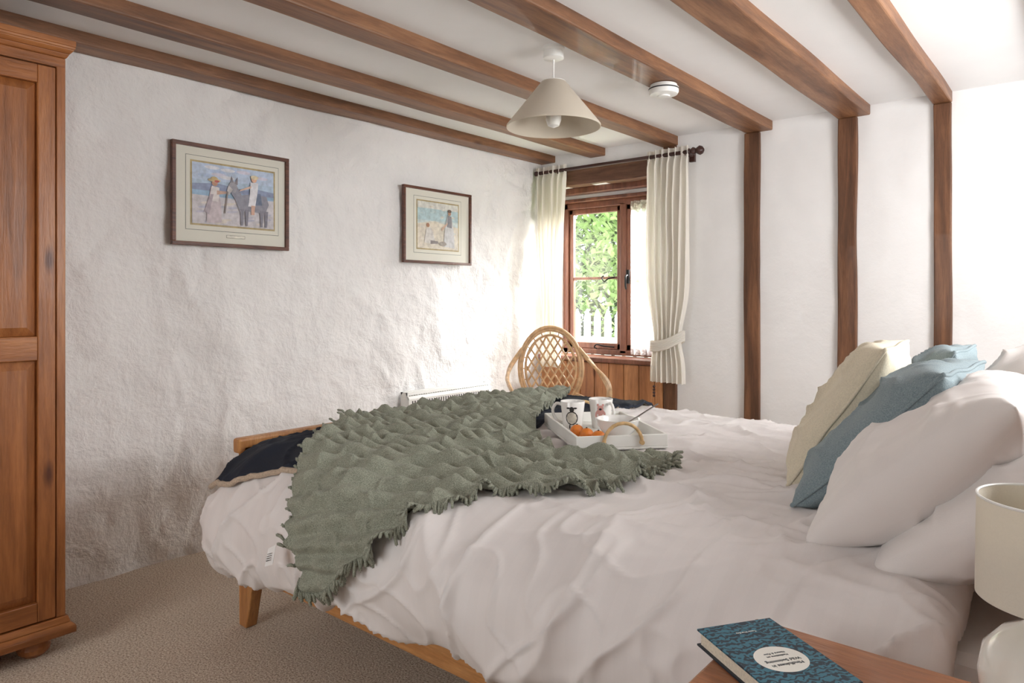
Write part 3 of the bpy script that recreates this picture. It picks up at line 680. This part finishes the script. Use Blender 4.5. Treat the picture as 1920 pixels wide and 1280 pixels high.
# ------------------------------------------------------------ bedside table, book, lamp
b=B([]); nx0,nx1,ny0,ny1,nz=-.415,.06,.70,1.105,.69
b.box((nx0,ny0,nz-.024),(nx1,ny1,nz),M_night)
b.box((nx0+.02,ny0+.02,.20),(nx1-.02,ny1-.02,nz-.024),M_night); b.box((nx0+.012,ny0+.05,.47),(nx0+.02,ny1-.05,.64),M_night); b.box((nx0+.012,ny0+.05,.24),(nx0+.02,ny1-.05,.45),M_night)
b.sphere((nx0+.002,(ny0+ny1)/2,.555),.014,M_night); b.sphere((nx0+.002,(ny0+ny1)/2,.345),.014,M_night)
for x in (nx0+.04,nx1-.04):
    for y in (ny0+.04,ny1-.04): b.hexa([(x-.014,y-.014,0),(x+.014,y-.014,0),(x+.014,y+.014,0),(x-.014,y+.014,0)],[(x-.02,y-.02,.2),(x+.02,y-.02,.2),(x+.02,y+.02,.2),(x-.02,y+.02,.2)],M_night)
b.done('bedside_table',bevel=.005)
def bookcover():
    m,nt,bb=base('book_cover_teal'); bb.inputs['Roughness'].default_value=.5
    v=coords(nt,(1,1,1)); w=nt.nodes.new('ShaderNodeTexWave'); w.wave_type='RINGS'; w.inputs['Scale'].default_value=34; w.inputs['Distortion'].default_value=8; w.inputs['Detail'].default_value=1; w.inputs['Detail Scale'].default_value=3
    nt.links.new(v,w.inputs['Vector'])
    nt.links.new(ramp(nt,w.outputs['Fac'],[(.42,srgb((30,48,62))),(.54,srgb((58,116,136)))]),bb.inputs['Base Color']); return m
M_book=bookcover(); M_spine=plain('book_spine',(36,48,60),.5); M_paper=plain('book_pages',(226,216,196),.8,ns=300,nv=.08); M_label=plain('book_label',(238,236,228),.6,nv=.01); M_ink=plain('book_ink',(40,60,72),.6)
rd=Vector((-.552,-.834,0)); ud=Vector((.834,-.552,0))
bw,bl,bt=.125,.185,.024
edge_mid=Vector((-.413,1.012,0)); ctr=edge_mid+ud*(bl/2); ctr.z=nz+.0005
Rm=Matrix(((rd.x,ud.x,0,0),(rd.y,ud.y,0,0),(0,0,1,0),(0,0,0,1)))
book=empty('book',ctr); book.matrix_world=Matrix.Translation(ctr)@Rm
def bk(o): o.parent=book; return o
b=B([]); b.box((-bw/2,-bl/2,bt-.0025),(bw/2,bl/2,bt),M_book); b.box((-bw/2,-bl/2,0),(bw/2,bl/2,.0025),M_spine); b.box((-bw/2,-bl/2,.0025),(-bw/2+.003,bl/2,bt-.0025),M_spine)
b.box((-bw/2+.003,-bl/2+.004,.0025),(bw/2-.004,bl/2-.004,bt-.0025),M_paper)
bk(b.done('cover_and_pages'))
b=B([]); ly=-bl/2+.108; n=48; b.add([(.037*math.cos(2*math.pi*k/n),ly+.033*math.sin(2*math.pi*k/n),bt+.0003) for k in range(n)],[tuple(range(n))],M_label); bk(b.done('title_label'))
def text(s,x,y,z,size,mat,name):
    cu=bpy.data.curves.new(name,'FONT'); cu.body=s; cu.size=size; cu.align_x='CENTER'; cu.align_y='CENTER'; cu.extrude=.0001; cu.materials.append(mat)
    o=bpy.data.objects.new(name,cu); C.objects.link(o); o.location=(x,y,z); o.parent=book; return o
text('Mindfulness in',0,ly+.014,bt+.0006,.0085,M_ink,'title_1'); text('Wild Swimming',0,ly+.004,bt+.0006,.0085,M_ink,'title_2')
text('Meditations on',0,ly-.008,bt+.0006,.0055,M_ink,'subtitle_1'); text('Nature & Flow',0,ly-.015,bt+.0006,.0055,M_ink,'subtitle_2')
text('Tessa Wardley',0,-bl/2+.03,bt+.0006,.0055,M_label,'author')
lx_,ly_=-.032,.958; b=B([])
b.lathe([(.001,0),(.042,0),(.045,.006),(.046,.012),(.058,.035),(.068,.065),(.071,.092),(.066,.118),(.05,.138),(.032,.148),(.024,.156),(.02,.165),(.001,.165)],(lx_,ly_,nz),M_ceram,48)
b.lathe([(.016,0),(.016,.05),(.001,.05)],(lx_,ly_,nz+.165),M_white,20)
b.lathe([(.073,.180),(.0715,.290),(.070,.290),(.0715,.180),(.073,.180)],(lx_,ly_,nz),M_shade,64)
b.tube([(lx_+.071*math.cos(a),ly_+.071*math.sin(a),nz+.290) for a in [k*math.pi/20 for k in range(40)]],.0016,M_white,closed=True,seg=6)
for a in (0,2.1,4.2): b.tube([(lx_+.016*math.cos(a),ly_+.016*math.sin(a),nz+.2),(lx_+.072*math.cos(a),ly_+.072*math.sin(a),nz+.2)],.0015,M_white,seg=6)
b.lathe([(.012,0),(.026,.02),(.028,.035),(.02,.052),(.001,.06)],(lx_,ly_,nz+.215),M_white,20)
b.done('table_lamp',smooth=True)

# ------------------------------------------------------------ wicker chair
b=B([]); b.T=Matrix.Translation((-2.64,3.60,0))@Matrix.Rotation(math.radians(46),4,'Z')
def bk3(x,z): return (x,.19+.10*(z-.42)-.35*x*x,z)
cz,rx,rz=.735,.215,.275
def el(k,s=1.0,n=40): a=2*math.pi*k/n; return bk3(rx*s*math.cos(a),cz+rz*s*math.sin(a))
for s in (1.0,.93,.80): b.tube([el(k,s) for k in range(40)],.0115 if s>.85 else .008,M_wick,closed=True)
for k in range(0,40,2):
    b.tube([el(k,.80),el(k,.93)],.004,M_wick,seg=5)
for sg in (1,-1):
    for i in range(-9,10):
        o0=i*.052; pts=[]
        for j in range(-30,31):
            t=j*.014; x=o0+t*.62*sg*1.0; z=t
            if (x/(rx*.8))**2+(z/(rz*.8))**2<=1.0: 
                p=bk3(x,cz+z); pts.append((p[0],p[1]+.004*sg*((j%4)-1.5)/1.5,p[2]))
        if len(pts)>2: b.tube(pts,.0065,M_wick,seg=5)
sr=.25; b.lathe([(.001,.0),(sr-.02,0),(sr,-.012),(sr,-.03),(sr-.02,-.04),(.001,-.04)],(0,0,.43),M_wick,40)
for k in range(3): b.tube([((sr+.004)*math.cos(a),(sr+.004)*math.sin(a),.425-.014*k) for a in [j*math.pi/20 for j in range(40)]],.009,M_wick,closed=True)
for k in range(12):
    r_=sr*.95*(k+1)/12; b.tube([(r_*math.cos(a),r_*math.sin(a),.433) for a in [j*math.pi/16 for j in range(32)]],.0045,M_wick,closed=True,seg=5)
for sx in (1,-1):
    for o_ in (0,.022,.044):
        b.tube([bk3(sx*(rx*.9),cz+.12+o_*.3),(sx*(.27+o_*.3),.16,.76-o_*.2),(sx*(.315-o_*.1),.02,.70-o_*.5),(sx*(.315-o_*.2),-.12,.665-o_*.6),(sx*(.30-o_*.2),-.215+o_*.5,.62-o_*.4),(sx*(.285-o_*.2),-.23+o_*.6,.53),(sx*.24,-.17,.43)],.0115,M_wick,smooth=6)
    b.tube([bk3(sx*rx*.75,cz-.17),(sx*.27,.10,.52),(sx*.28,-.05,.50),(sx*.25,-.15,.44)],.009,M_wick,smooth=6)
    b.tube([(sx*.21,-.16,.42),(sx*.22,-.19,.2),(sx*.21,-.20,0)],.015,M_wick,smooth=5)
    b.tube([bk3(sx*.17,.56),(sx*.19,.19,.42),(sx*.19,.21,.2),(sx*.2,.24,0)],.015,M_wick,smooth=5)
    b.tube([(sx*.21,-.18,.12),(sx*.2,.21,.12)],.009,M_wick)
    b.tube([(sx*.21,-.19,.15),(sx*.10,-.2,.30),(sx*.0,-.21,.36)],.009,M_wick,smooth=6)
b.tube([(-.21,-.19,.12),(.21,-.19,.12)],.009,M_wick); b.tube([(-.2,.22,.12),(.2,.22,.12)],.009,M_wick)
b.done('wicker_armchair',smooth=True,auto=False)

# ------------------------------------------------------------ outside
b=B([]); b.box((-16,4.6,-.35),(8,18,-.3),M_grass); b.done('garden_ground')
b=B([]); y=6.3
for i in range(46):
    x=-7.5+i*.13
    b.hexa([(x,y,-.3),(x+.075,y,-.3),(x+.075,y+.02,-.3),(x,y+.02,-.3)],[(x,y,1.0),(x+.075,y,1.0),(x+.075,y+.02,1.0),(x,y+.02,1.0)],M_fence)
    b.hexa([(x,y,1.0),(x+.075,y,1.0),(x+.075,y+.02,1.0),(x,y+.02,1.0)],[(x+.035,y,1.09),(x+.04,y,1.09),(x+.04,y+.02,1.09),(x+.035,y+.02,1.09)],M_fence)
b.box((-7.6,y+.02,.2),(-1.4,y+.05,.29),M_fence); b.box((-7.6,y+.02,.7),(-1.4,y+.05,.79),M_fence); b.done('picket_fence')
def bush(name,n,c,r,mat,ls,seed):
    random.seed(seed); b=B([])
    for i in range(n):
        while True:
            q=Vector([random.uniform(-1,1) for _ in range(3)])
            if .3<q.length<1: break
        q*=.75+.35*(N(q.x*2,q.y*2,q.z*2+seed)+.5)
        p=Vector((c[0]+q.x*r[0],c[1]+q.y*r[1],c[2]+q.z*r[2]))
        if p.z<-.25: p.z=-.25+random.random()*.3
        R=Matrix.Rotation(random.uniform(0,6.3),3,'Z')@Matrix.Rotation(random.uniform(-1,1),3,'X')@Matrix.Rotation(random.uniform(-.8,.8),3,'Y')
        s=ls*random.uniform(.6,1.3); vs=[R@Vector(v)*s+p for v in ((0,-1,0),(.4,-.3,.08),(.35,.4,.05),(0,1,-.1),(-.35,.4,.05),(-.4,-.3,.08))]
        b.add([tuple(v) for v in vs],[(0,1,2,3),(0,3,4,5)],mat)
    b.tube([(c[0],c[1],-.3),(c[0]+.1,c[1],c[2]*.5),(c[0],c[1],c[2]+r[2]*.6)],.06,M_post)
    b.done(name)
bush('garden_bush',5200,(-4.9,8.2,2.3),(2.2,1.0,1.7),M_leaf,.075,1)
bush('garden_hedge',7000,(-6.0,10.6,1.2),(5,1.0,2.2),M_leafd,.13,2)

# ------------------------------------------------------------ light
W=bpy.data.worlds.new('World'); bpy.context.scene.world=W; W.use_nodes=True
W.node_tree.nodes['Background'].inputs[0].default_value=(.94,.97,1,1); W.node_tree.nodes['Background'].inputs[1].default_value=2.6
def area(name,loc,target,sx,sy,e,col=(1,1,1)):
    l=bpy.data.lights.new(name,'AREA'); l.shape='RECTANGLE'; l.size=sx; l.size_y=sy; l.energy=e; l.color=col
    o=bpy.data.objects.new(name,l); C.objects.link(o); o.location=loc
    o.rotation_euler=(Vector(target)-Vector(loc)).to_track_quat('-Z','Y').to_euler(); return o
def portal(name,loc,target,sx,sy):
    o=area(name,loc,target,sx,sy,1); o.data.cycles.is_portal=True; return o
portal('portal_window_1',((ox0+ox1)/2,WY+.33,1.38),((ox0+ox1)/2,0,1.38),.96,1.2)
portal('portal_side_opening',(RX+.14,(wa+wb)/2,(wc+wd)/2),(-3,(wa+wb)/2,(wc+wd)/2),.97,2.4)  # samples sky light through the assumed side opening
portal('portal_fill_window',(-1.75,BYW-.19,1.425),(-1.75,3,1.425),1.7,1.25)  # samples sky light through the added back opening
area('daylight_window_1',(-.9,6.5,3.2),(-2.9,3.6,1.1),2.6,2.6,2100,(1,.99,.97))
area('added_side_light',(RX+.55,(wa+wb)/2,1.5),(-3,2.2,1.5),1.1,2.5,160,(1,.99,.98))  # lamp added outside the assumed side opening to light the room
area('fill_light_back',(-1.75,BYW-.5,1.6),(-2.2,1.5,.6),1.7,1.3,26,(1,.98,.96))  # weak fill lamp added behind the camera to lift the room
bpy.context.scene.view_settings.view_transform='Standard'

cam=bpy.data.cameras.new('camera'); co=bpy.data.objects.new('camera',cam); C.objects.link(co)
cam.sensor_width=36; cam.lens=1304/1920*36; cam.shift_y=-80/1920; cam.clip_start=.02
co.location=(0,0,1.2); co.rotation_euler=(math.radians(90),0,math.radians(39.9)); bpy.context.scene.camera=co
